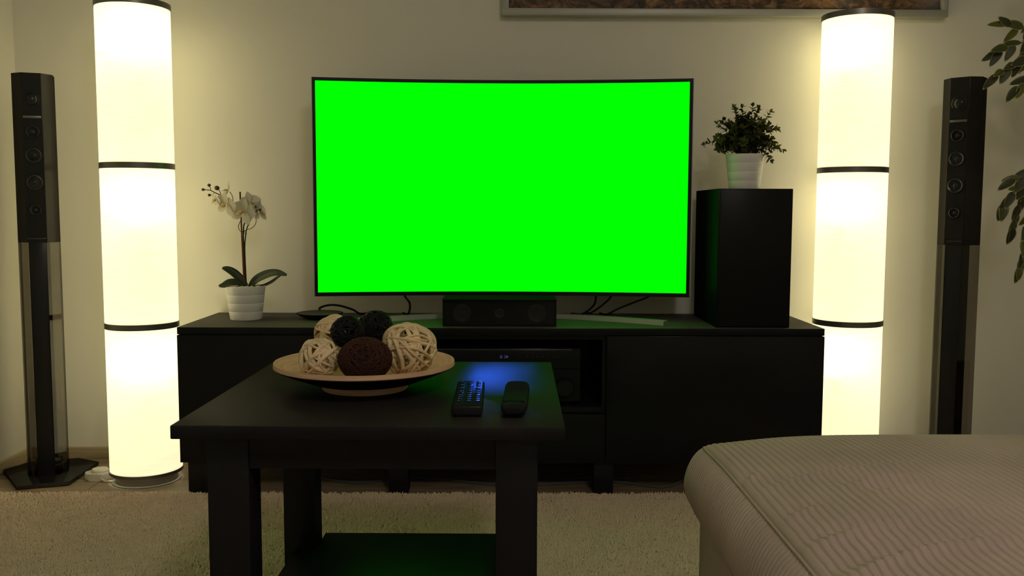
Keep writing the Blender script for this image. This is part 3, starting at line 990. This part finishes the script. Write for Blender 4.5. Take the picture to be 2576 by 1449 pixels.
def folds(X, Y):
    H = np.zeros_like(X)
    for a, b, c, amp, sg in FOLDS:
        P = np.array(smooth_path([(*a, 0), (*b, 0), (*c, 0)], 10))[:, :2]
        best = np.full(X.shape, 1e9)
        sgn = np.zeros_like(X)
        tt = np.zeros_like(X)
        for i in range(len(P) - 1):
            p, q = P[i], P[i + 1]
            d = q - p
            L2 = d @ d
            t = np.clip(((X - p[0]) * d[0] + (Y - p[1]) * d[1]) / L2, 0, 1)
            dx, dy = X - p[0] - t * d[0], Y - p[1] - t * d[1]
            D = dx * dx + dy * dy
            m_ = D < best
            best = np.where(m_, D, best)
            sgn = np.where(m_, np.sign(-dx * d[1] + dy * d[0]), sgn)
            tt = np.where(m_, (i + t) / (len(P) - 1), tt)
        dist = np.sqrt(best) * sgn
        env = np.sin(np.clip(tt, 0.02, 0.98) * PI) ** 0.5
        H += 1.1 * env * amp * (np.exp(-(dist / sg) ** 2) - 0.6 * np.exp(-((dist - 1.7 * sg) / (1.1 * sg)) ** 2))
    return H


def top_z(X, Y):
    u = (X - OX0) / (OX1 - OX0)
    v = (Y - OY0) / (OY1 - OY0)
    crown = (1 - np.abs(2 * u - 1) ** 4) * (1 - np.abs(2 * v - 1) ** 4)
    z = 0.436 + 0.027 * np.clip(crown, 0, 1)
    d = np.clip(OY1 - Y, 0, None)                         # roll-over at the far edge
    Rr = 0.075
    z -= np.where(d < Rr, Rr - np.sqrt(np.clip(Rr * Rr - (Rr - d) ** 2, 0, None)), 0) * 0.55
    d2 = np.clip(X - OX0, 0, None)
    Rl = 0.018
    z -= np.where(d2 < Rl, Rl - np.sqrt(np.clip(Rl * Rl - (Rl - d2) ** 2, 0, None)), 0) * 0.5
    dc = np.sqrt(((X - OX0) / 0.10) ** 2 + ((OY1 - Y) / 0.13) ** 2)
    z -= 0.008 * np.exp(-dc * dc)
    return z


nxx = int((OX1 - OX0) / PITCHR * 8)
nyy = 170
xs = np.linspace(OX0, OX1, nxx + 1)
tv_ = np.linspace(0, 1, nyy + 1)
ys = OY0 + (OY1 - OY0) * (1 - (1 - tv_) ** 1.35)
X, Y = np.meshgrid(xs, ys)
# pull the grid's corners in to rounded plan corners
def round_corners(X, Y):
    X, Y = X.copy(), Y.copy()
    for cx_, sx in ((OX0 + CR, -1), (OX1 - CR, 1)):
        for cy_, sy in ((OY0 + CR, -1), (OY1 - CR, 1)):
            dx, dy = (X - cx_) * sx, (Y - cy_) * sy
            m_ = (dx > 0) & (dy > 0)
            mx = np.maximum(dx, dy)
            rr = np.sqrt(dx * dx + dy * dy) + 1e-9
            k = np.where(m_, mx / rr, 1)
            X = np.where(m_, cx_ + sx * dx * k, X)
            Y = np.where(m_, cy_ + sy * dy * k, Y)
    return X, Y


Xr, Yr = round_corners(X, Y)
Z = top_z(Xr, Yr) + wale(X - OX0) + folds(Xr, Yr)
nV = (nyy + 1) * (nxx + 1)
Vt = np.stack([Xr, Yr, Z], -1).reshape(-1, 3)
idx = np.arange(nV).reshape(nyy + 1, nxx + 1)
Ft = np.stack([idx[:-1, :-1], idx[:-1, 1:], idx[1:, 1:], idx[1:, :-1]], -1).reshape(-1, 4)
np_mesh('cushion_top', Vt, Ft, M['cord'], ot)

# side band all around the plan outline, cords running down it
def outline(step):
    pts = []
    segs = [((OX0 + CR, OY0), (OX1 - CR, OY0)), None, ((OX1, OY0 + CR), (OX1, OY1 - CR)), None, ((OX1 - CR, OY1), (OX0 + CR, OY1)), None, ((OX0, OY1 - CR), (OX0, OY0 + CR)), None]
    arcs = {1: ((OX1 - CR, OY0 + CR), -90), 3: ((OX1 - CR, OY1 - CR), 0), 5: ((OX0 + CR, OY1 - CR), 90), 7: ((OX0 + CR, OY0 + CR), 180)}
    for i, s in enumerate(segs):
        if s is not None:
            a, b = np.array(s[0]), np.array(s[1])
            n = int(np.linalg.norm(b - a) / step)
            nr = (b - a) / np.linalg.norm(b - a)
            for k in range(n):
                p = a + (b - a) * k / n
                pts.append((p[0], p[1], nr[1], -nr[0]))
        else:
            c_, a0 = arcs[i]
            n = max(6, int(CR * PI / 2 / step))
            for k in range(n):
                a = math.radians(a0 + 90 * k / n)
                pts.append((c_[0] + CR * math.cos(a), c_[1] + CR * math.sin(a), math.cos(a), math.sin(a)))
    return np.array(pts)


O = outline(PITCHR / 8)
arc = np.concatenate([[0], np.cumsum(np.hypot(*(np.diff(O[:, :2], axis=0).T)))])
prof = [(0.000, 1.0), (0.010, 0.93), (0.019, 0.82), (0.026, 0.68), (0.030, 0.54), (0.031, 0.42), (0.028, 0.28), (0.021, 0.15), (0.016, 0.06), (0.011, 0.0), (-0.012, -0.03)]
pr = np.array([(p.x, p.y) for p in smooth_path([(a, b, 0) for a, b in prof], 3)])
zt = top_z(O[:, 0], O[:, 1])
zb = 0.312
Vs = []
for a, b in pr:
    off = a + wale(arc)
    Vs.append(np.stack([O[:, 0] + O[:, 2] * off, O[:, 1] + O[:, 3] * off, zb + (zt - zb) * b], 1))
Vs = np.stack(Vs, 0)
m_, n_ = Vs.shape[:2]
idx = np.arange(m_ * n_).reshape(m_, n_)
nx2 = np.roll(idx, -1, axis=1)
Fs = np.stack([idx[:-1], nx2[:-1], nx2[1:], idx[1:]], -1).reshape(-1, 4)
np_mesh('cushion_side', Vs.reshape(-1, 3), Fs, M['cord'], ot)
# seam along the edge
st = O[::24]
MB().tube([(p[0] + p[2] * 0.0005, p[1] + p[3] * 0.0005, z_ + 0.0002) for p, z_ in zip(st, zt[::24])], 0.0020, 8, closed=True).build('piping', M['cord'], ot, 180)
# base
ins = 0.004
Vb_ = []
for zz in (0.012, 0.10, 0.20, 0.345):
    off = ins + wale(arc) * 0.8
    Vb_.append(np.stack([O[:, 0] + O[:, 2] * off, O[:, 1] + O[:, 3] * off, np.full(n_, zz)], 1))
Vb_ = np.stack(Vb_, 0)
m_ = 4
idx = np.arange(m_ * n_).reshape(m_, n_)
nx2 = np.roll(idx, -1, axis=1)
Fb_ = np.stack([idx[:-1], nx2[:-1], nx2[1:], idx[1:]], -1).reshape(-1, 4)
np_mesh('base', Vb_.reshape(-1, 3), Fb_, M['cord'], ot)


# ------------------------------------------------------------------ plants
def pot(t, rt, rb, h, bands=4):
    pr_ = [(0.0, 0.0), (rb * 0.96, 0.0), (rb, 0.002)]
    for i in range(bands):
        z0, z1 = h * i / bands, h * (i + 1) / bands
        ra, rz = rb + (rt - rb) * i / bands, rb + (rt - rb) * (i + 1) / bands
        pr_ += [(ra - 0.0006, z0 + 0.0008), (ra + 0.0002, z0 + 0.0030), (rz + 0.0003, z1 - 0.0022), (rz - 0.0004, z1 - 0.0006), (rz - 0.0010, z1)]
    pr_ += [(rt - 0.004, h), (rt - 0.005, h - 0.012), (0.0, h - 0.012)]
    MB().lathe(pr_, seg=56).build('pot', M['pot'], t)


def blade(V, F, T, p, d, up, L, W, fold=0.25, droop=0.3, n=6, cols=None, power=1.0):
    """one leaf: a folded, drooping blade with a midrib; colour may differ at its margin"""
    d = Vector(d).normalized()
    up = Vector(up)
    side = d.cross(up)
    side = side.normalized() if side.length > 1e-6 else d.orthogonal().normalized()
    nrm = side.cross(d).normalized()
    b0 = len(V)
    p = Vector(p)
    for i in range(n + 1):
        s = i / n
        c = p + d * (L * s * (1 - 0.12 * droop * s)) - nrm * (droop * L * s * s * 0.6)
        wv = W * math.sin(PI * min(1, s ** power * 0.97 + 0.015)) ** 0.8
        if i == n:
            wv = W * 0.03
        for q in (-1, -0.80, 0, 0.80, 1):
            V.append(c + side * (wv * 0.5 * q) + nrm * (abs(q) * wv * fold * 0.5))
            if cols:
                T.append(cols(s, q))
    for i in range(n):
        for k in range(4):
            a = b0 + i * 5 + k
            F.append((a, a + 1, a + 6, a + 5))


def vn(i, seed=0):
    random.seed(i * 7919 + seed)


# --- orchid
orc = thing('potted_orchid', 'white orchid with flowers and buds in a white ribbed pot on the cabinet', 'plant', (-0.780, 2.708, CZ1))
pot(orc, 0.0575, 0.0460, 0.100)
rd = random.Random(3)
pb = MB()
for i in range(90):
    a, r = rd.uniform(0, 2 * PI), 0.051 * math.sqrt(rd.random())
    pb.ball((r * math.cos(a), r * math.sin(a), 0.092 + rd.random() * 0.006), (0.005 * rd.uniform(.7, 1.2), 0.005 * rd.uniform(.7, 1.2), 0.004), 8, 6)
pbo = pb.build('pebbles', M['pebble'], orc)
pbo['kind'] = 'stuff'
MB().tube([(-0.004, 0.0, 0.085), (-0.0075, -0.002, 0.25), (-0.010, -0.001, 0.378)], 0.0024, 8).build('stake', M['cane'], orc)
SA = smooth_path([(-0.002, 0.002, 0.088), (-0.003, 0.003, 0.194), (-0.004, 0.002, 0.24), (-0.002, 0.0, 0.276), (0.002, 0.0, 0.290), (0.002, -0.01, 0.322), (-0.014, -0.008, 0.334), (-0.031, -0.002, 0.346), (-0.058, 0, 0.363), (-0.070, 0, 0.369), (-0.084, 0, 0.375), (-0.097, 0, 0.382), (-0.105, 0, 0.383), (-0.118, 0, 0.384)], 5)
sa = MB()
sa.tube(SA, [0.0022 - 0.0010 * i / (len(SA) - 1) for i in range(len(SA))], 7)
SB = smooth_path([(0.002, 0.002, 0.088), (-0.001, 0.003, 0.19), (0.000, 0.002, 0.225), (0.004, 0.0, 0.252), (0.009, -0.01, 0.266), (0.018, -0.018, 0.283), (0.029, -0.02, 0.304), (0.043, -0.02, 0.322), (0.052, -0.02, 0.325)], 5)
sa.tube(SB, [0.0022 - 0.0009 * i / (len(SB) - 1) for i in range(len(SB))], 7)
for q in ([(-0.031, -0.002, 0.346), (-0.032, 0, 0.358), (-0.035, 0, 0.369), (-0.041, 0, 0.378)], [(-0.097, 0, 0.382), (-0.097, 0, 0.388), (-0.101, 0, 0.394)], [(-0.087, 0, 0.373), (-0.093, 0, 0.368), (-0.099, 0, 0.368)],
          [(-0.066, 0, 0.368), (-0.069, -0.006, 0.380), (-0.074, -0.008, 0.387)], [(0.042, -0.02, 0.321), (0.040, -0.02, 0.332)], [(0.009, -0.01, 0.266), (0.024, -0.004, 0.272), (0.034, 0.0, 0.285), (0.034, 0.004, 0.305)],
          [(0.002, 0.0, 0.262), (-0.010, -0.006, 0.262), (-0.015, -0.008, 0.276), (-0.008, -0.012, 0.292)], [(-0.004, -0.004, 0.260), (0.003, -0.006, 0.264), (0.006, 0.0, 0.259), (-0.001, 0.005, 0.256), (-0.006, 0.0, 0.259)]):
    sa.tube(smooth_path(q, 5), 0.0010, 6)
sa.build('stem', M['stem'], orc)
for p, r in (((-0.119, 0, 0.384), 0.0047), ((-0.101, 0, 0.397), 0.0050), ((-0.101, 0, 0.368), 0.0045), ((-0.075, -0.01, 0.3885), 0.0074), ((0.040, -0.02, 0.334), 0.0036), ((0.053, -0.02, 0.325), 0.0042)):
    MB().ball(p, (r, r, r * 0.92), 14, 10).build('bud', M['bud'], orc, 180)
for pts, wd, nm in ((((0.004, 0.0, 0.094), (-0.010, -0.005, 0.116), (-0.030, -0.010, 0.137), (-0.048, -0.016, 0.149), (-0.062, -0.020, 0.154)), 0.026, 0),
                    (((0.0, -0.008, 0.097), (-0.018, -0.020, 0.110), (-0.036, -0.032, 0.111), (-0.052, -0.040, 0.104), (-0.066, -0.044, 0.103)), 0.024, 1),
                    (((0.012, 0.0, 0.096), (0.034, -0.004, 0.118), (0.066, -0.010, 0.133), (0.098, -0.020, 0.139), (0.130, -0.032, 0.134)), 0.030, 2),
                    (((0.020, 0.006, 0.097), (0.050, 0.014, 0.100), (0.072, 0.020, 0.110), (0.088, 0.022, 0.122), (0.105, 0.020, 0.132)), 0.010, 3)):
    V, F, P = [], [], smooth_path(pts, 4)
    n = len(P) - 1
    for i, p in enumerate(P):
        t = (P[min(i + 1, n)] - P[max(i - 1, 0)]).normalized()
        side = t.cross(Vector((0.15, -0.75, 0.6))).normalized()
        nr = side.cross(t)
        s = i / n
        wv = wd * max(0.06, math.sin(PI * (0.10 + 0.86 * s)) ** 0.7)
        for q in (-1, -0.5, 0, 0.5, 1):
            V.append(p + side * (wv * 0.5 * q) + nr * (abs(q) ** 1.5 * wv * 0.16))
        for q in (1, 0.5, 0, -0.5, -1):
            V.append(p + side * (wv * 0.5 * q) + nr * (abs(q) ** 1.5 * wv * 0.16) - nr * 0.0012)
    for i in range(n):
        for k in range(10):
            F.append((i * 10 + k, i * 10 + (k + 1) % 10, (i + 1) * 10 + (k + 1) % 10, (i + 1) * 10 + k))
    F.append(tuple(range(9, -1, -1)))
    F.append(tuple(n * 10 + k for k in range(10)))
    raw('leaf', V, F, M['orchid_leaf'], orc, 180)


def orchid_flower(c, facing, up, size, opening=1.0):
    c, fz = Vector(c), Vector(facing).normalized()
    ux = Vector(up).cross(fz).normalized()
    uy = fz.cross(ux).normalized()
    V, F, T = [], [], []
    white = lambda s, q: (0.66, 0.63, 0.54) if s > 0.25 else (0.62, 0.60, 0.40)
    for ang, L, Wd in ((90, 0.50, 0.34), (218, 0.50, 0.32), (322, 0.50, 0.32), (12, 0.50, 0.56), (168, 0.50, 0.56)):
        a = math.radians(ang)
        d = (ux * math.cos(a) + uy * math.sin(a)) * opening + fz * (0.25 if ang in (90, 218, 322) else 0.12) * (2 - opening)
        blade(V, F, T, c + d * size * 0.03, d, fz, L * size, Wd * size, 0.10, 0.25, 7, white, 0.8)
    o = raw('flower', V, F, M['petal'], orc, 180, T)
    V, F, T = [], [], []

    def lipc(s, q):
        if s < 0.35:
            return (0.62, 0.20, 0.12) if abs(q) > 0.5 else (0.74, 0.58, 0.14)
        return (0.80, 0.72, 0.34) if abs(q) < 0.7 else (0.78, 0.62, 0.40)
    for a, L, Wd in ((-90, 0.30, 0.20), (-25, 0.20, 0.17), (205, 0.20, 0.17)):
        r_ = math.radians(a)
        d = (ux * math.cos(r_) + uy * math.sin(r_)) * 0.55 + fz * 0.9
        blade(V, F, T, c + fz * size * 0.02, d, fz - d * 0.2 + uy * 0.2, L * size, Wd * size, 0.5, -0.5, 5, lipc, 0.9)
    raw('lip', V, F, M['lip'], o, 180, T)['label'] = 'yellow and red throat'


for c, fc, up, sz, op in (((-0.044, 0.0, 0.381), (-0.95, -0.25, 0.25), (0.15, 0, 1), 0.058, 0.85),
                          ((-0.080, 0.0, 0.355), (-0.75, -0.55, -0.45), (0.3, 0, 1), 0.058, 0.85),
                          ((-0.046, -0.018, 0.340), (-0.55, -0.80, -0.20), (0.25, -0.1, 1), 0.082, 1.0),
                          ((0.006, -0.026, 0.318), (-0.40, -0.90, -0.05), (0.35, 0, 1), 0.086, 1.0),
                          ((0.018, 0.004, 0.344), (0.45, -0.75, 0.25), (-0.25, 0, 1), 0.070, 0.95),
                          ((0.040, 0.012, 0.318), (0.80, -0.35, 0.10), (-0.1, 0.1, 1), 0.068, 0.9)):
    orchid_flower(c, fc, up, sz, op)

# --- bushy green plant on the loudspeaker box
bp_ = thing('potted_bush', 'bushy small leaved green plant in a white ribbed pot on the black loudspeaker', 'plant', (0.690, 2.675, CZ1 + 0.388))
pot(bp_, 0.0555, 0.0440, 0.102)
MB().lathe([(0.0, 0.086), (0.050, 0.086), (0.050, 0.0905), (0.0, 0.095)], (0, 0, 0), 32).build('soil', M['soil'], bp_)
rd = random.Random(12)
tips = [(-0.112, 0.02, 0.134), (-0.087, -0.02, 0.188), (-0.062, 0.03, 0.196), (-0.036, 0.0, 0.236), (-0.020, -0.03, 0.232), (0.019, 0.0, 0.240), (0.041, 0.02, 0.236), (0.066, -0.01, 0.222), (0.089, 0.0, 0.176), (0.106, -0.01, 0.116), (0.075, 0.03, 0.190),
        (-0.092, -0.035, 0.150), (-0.053, 0.03, 0.204), (0.062, -0.04, 0.084), (0.09, 0.03, 0.14), (-0.08, -0.02, 0.118)]
for i in range(84):
    th = rd.uniform(0, 2 * PI)
    el = rd.uniform(-0.05, 1.5)
    R_ = rd.uniform(0.6, 1.0)
    tips.append((0.090 * R_ * math.cos(th) * math.cos(el), 0.080 * R_ * math.sin(th) * math.cos(el), 0.116 + 0.098 * R_ * math.sin(el)))
tw = MB()
V, F, T = [], [], []
for i, tp in enumerate(tips):
    tp = Vector(tp)
    b0 = Vector((tp.x * 0.22, tp.y * 0.22, 0.09))
    mid = b0.lerp(tp, 0.5) + Vector((0, 0, 0.02 + 0.01 * rd.random()))
    P = smooth_path([b0, mid, tp], 6)
    tw.tube(P, 0.0008, 5)
    n = len(P) - 1
    tone = rd.choice([(0.060, 0.072, 0.016), (0.085, 0.100, 0.020), (0.130, 0.140, 0.030), (0.050, 0.060, 0.018)])
    for k in range(3, n + 1):
        for s in (-1, 1, 0.6):
            p = P[k]
            t = (P[min(k + 1, n)] - P[k - 1]).normalized()
            az = rd.uniform(0, 2 * PI)
            o1 = t.orthogonal().normalized()
            o2 = t.cross(o1)
            d = (o1 * math.cos(az) + o2 * math.sin(az)) * s + t * rd.uniform(0.3, 0.9)
            up = t + Vector((rd.uniform(-.4, .4), rd.uniform(-.4, .4), 0.5))
            f = rd.uniform(0.75, 1.25)
            col = tuple(c * f for c in tone)
            blade(V, F, T, p, d, up, rd.uniform(0.013, 0.019), rd.uniform(0.0075, 0.0105), 0.2, 0.3, 4, lambda s_, q_: col, 0.85)
    blade(V, F, T, tp, (tp - mid), Vector((0, -1, 0.5)), 0.014, 0.008, 0.2, 0.2, 4, lambda s_, q_: tone, 0.85)
tw.build('twigs', M['twig'], bp_)
raw('foliage', V, F, M['leaf'], bp_, 180, T)

# --- variegated ficus entering from the right
fic = thing('ficus_tree', 'variegated ficus tree with hanging cream edged leaves at the right edge', 'tree', (1.62, 2.34, 0))
MB().lathe([(0, 0), (0.11, 0), (0.115, 0.004), (0.145, 0.26), (0.150, 0.27), (0.150, 0.29), (0.138, 0.29), (0.134, 0.26), (0, 0.26)], seg=48).build('planter', M['terracotta'], fic)
tk = MB()
tk.tube(smooth_path([(0, 0, 0.25), (0.012, 0.01, 0.55), (-0.01, 0, 0.85), (0.0, -0.01, 1.2), (0.02, 0, 1.6)], 6), [0.018 - 0.010 * i / 24 for i in range(25)], 10)
tk.build('trunk', M['bark'], fic)
rd = random.Random(21)
FB = Vector((1.62, 2.34, 0))
V, F, T = [], [], []
br = MB()


def ficol(dark):
    def f(s, q):
        if abs(q) > 0.9 or s > 0.88:
            return (0.52, 0.47, 0.22)
        return dark
    return f


def ficus_leaf(p, d, L=0.05, up=None):
    dark = rd.choice([(0.070, 0.080, 0.020), (0.042, 0.046, 0.020), (0.100, 0.110, 0.018), (0.055, 0.060, 0.028)])
    d = Vector(d)
    if up is None:
        up = Vector((rd.uniform(-.5, .5), -1.0, rd.uniform(0.0, 0.9)))
    blade(V, F, T, p, d, up, L, L * rd.uniform(0.40, 0.50), 0.22, rd.uniform(0.1, 0.45), 8, ficol(dark), 0.72)


def branch(pts, start=0.35, gap=0.016, L=0.05, down=0.5):
    P = smooth_path([Vector(p) - FB for p in pts], 8)
    n = len(P) - 1
    br.tube(P, [0.0022 - 0.0014 * i / n for i in range(n + 1)], 6)
    acc, side = 0, 1
    for i in range(1, n + 1):
        acc += (P[i] - P[i - 1]).length
        if i / n > start and acc > gap:
            acc = 0
            side = -side
            t = (P[i] - P[i - 1]).normalized()
            d = t * 0.9 + Vector((0, rd.uniform(-.5, .3), side * 0.55 - down * rd.uniform(0.3, 1.0)))
            ficus_leaf(P[i], d, L * rd.uniform(0.8, 1.15))
    ficus_leaf(P[-1], (P[-1] - P[-3]).normalized() + Vector((0, 0, -down * 0.6)), L)


for q in ([(1.62, 2.34, 1.30), (1.45, 2.33, 1.31), (1.32, 2.31, 1.265), (1.262, 2.30, 1.255), (1.236, 2.30, 1.262)],
          [(1.62, 2.34, 1.28), (1.44, 2.34, 1.28), (1.32, 2.31, 1.235), (1.262, 2.30, 1.215), (1.218, 2.30, 1.200)],
          [(1.62, 2.34, 1.22), (1.45, 2.35, 1.24), (1.33, 2.32, 1.20), (1.282, 2.31, 1.176), (1.245, 2.30, 1.160), (1.218, 2.30, 1.142)],
          [(1.62, 2.34, 1.20), (1.45, 2.30, 1.21), (1.34, 2.28, 1.165), (1.29, 2.28, 1.130), (1.262, 2.28, 1.110)],
          [(1.62, 2.34, 1.35), (1.48, 2.40, 1.38), (1.38, 2.38, 1.33), (1.33, 2.37, 1.27), (1.31, 2.36, 1.20)],
          [(1.62, 2.34, 1.10), (1.48, 2.33, 1.10), (1.38, 2.31, 1.05), (1.335, 2.30, 0.98), (1.312, 2.30, 0.90)],
          [(1.62, 2.34, 0.98), (1.46, 2.33, 0.96), (1.36, 2.31, 0.915), (1.305, 2.30, 0.872), (1.268, 2.30, 0.848), (1.252, 2.30, 0.822)],
          [(1.62, 2.34, 1.00), (1.46, 2.30, 0.98), (1.36, 2.29, 0.94), (1.30, 2.29, 0.893), (1.268, 2.29, 0.882)],
          [(1.62, 2.34, 0.90), (1.46, 2.34, 0.88), (1.36, 2.32, 0.84), (1.318, 2.31, 0.775), (1.302, 2.30, 0.71), (1.296, 2.30, 0.665)],
          [(1.62, 2.34, 1.02), (1.47, 2.42, 0.99), (1.39, 2.41, 0.93), (1.35, 2.40, 0.84), (1.33, 2.40, 0.76)]):
    branch(q)
for i in range(60):         # the crown beyond the picture's edge
    th, el = rd.uniform(0, 2 * PI), rd.uniform(-0.9, 1.3)
    c_ = Vector((0.02, 0, 1.35)) + Vector((0.20 * math.cos(th) * math.cos(el), 0.20 * math.sin(th) * math.cos(el), 0.42 * math.sin(el)))
    br.tube(smooth_path([(0.0, 0, max(0.7, min(1.55, c_.z - 0.12))), c_ * 0.5 + Vector((0, 0, c_.z * 0.5 - 0.02)), c_], 4), 0.0016, 5)
    for k in range(5):
        ficus_leaf(c_ + Vector((rd.uniform(-.04, .04), rd.uniform(-.04, .04), rd.uniform(-.04, .04))), (math.cos(th) + rd.uniform(-.5, .5), math.sin(th) + rd.uniform(-.5, .5), rd.uniform(-.8, .1)))
br.build('branches', M['bark'], fic)
raw('foliage', V, F, M['ficus'], fic, 180, T)


# ------------------------------------------------------------------ unseen fill globe, added behind the camera to light pots and ottoman
cl = thing('fill_globe', 'dim white globe added out of view as fill light', 'added fill lamp', (0.6, -0.4, 2.5))
MB().lathe([(0, -0.03), (0.05, -0.03), (0.055, -0.02), (0.055, 0), (0, 0)], seg=40).build('canopy', M['white_plastic'], cl)
MB().tube([(0, 0, -0.03), (0, 0, -0.10)], 0.006, 10).build('rod', M['steel'], cl)
MB().ball((0, 0, -0.235), 0.14, 40, 24).build('globe', emit_mat('fill_globe_glow', (1.0, 0.90, 0.78), FILL_GLOW), cl, 180)
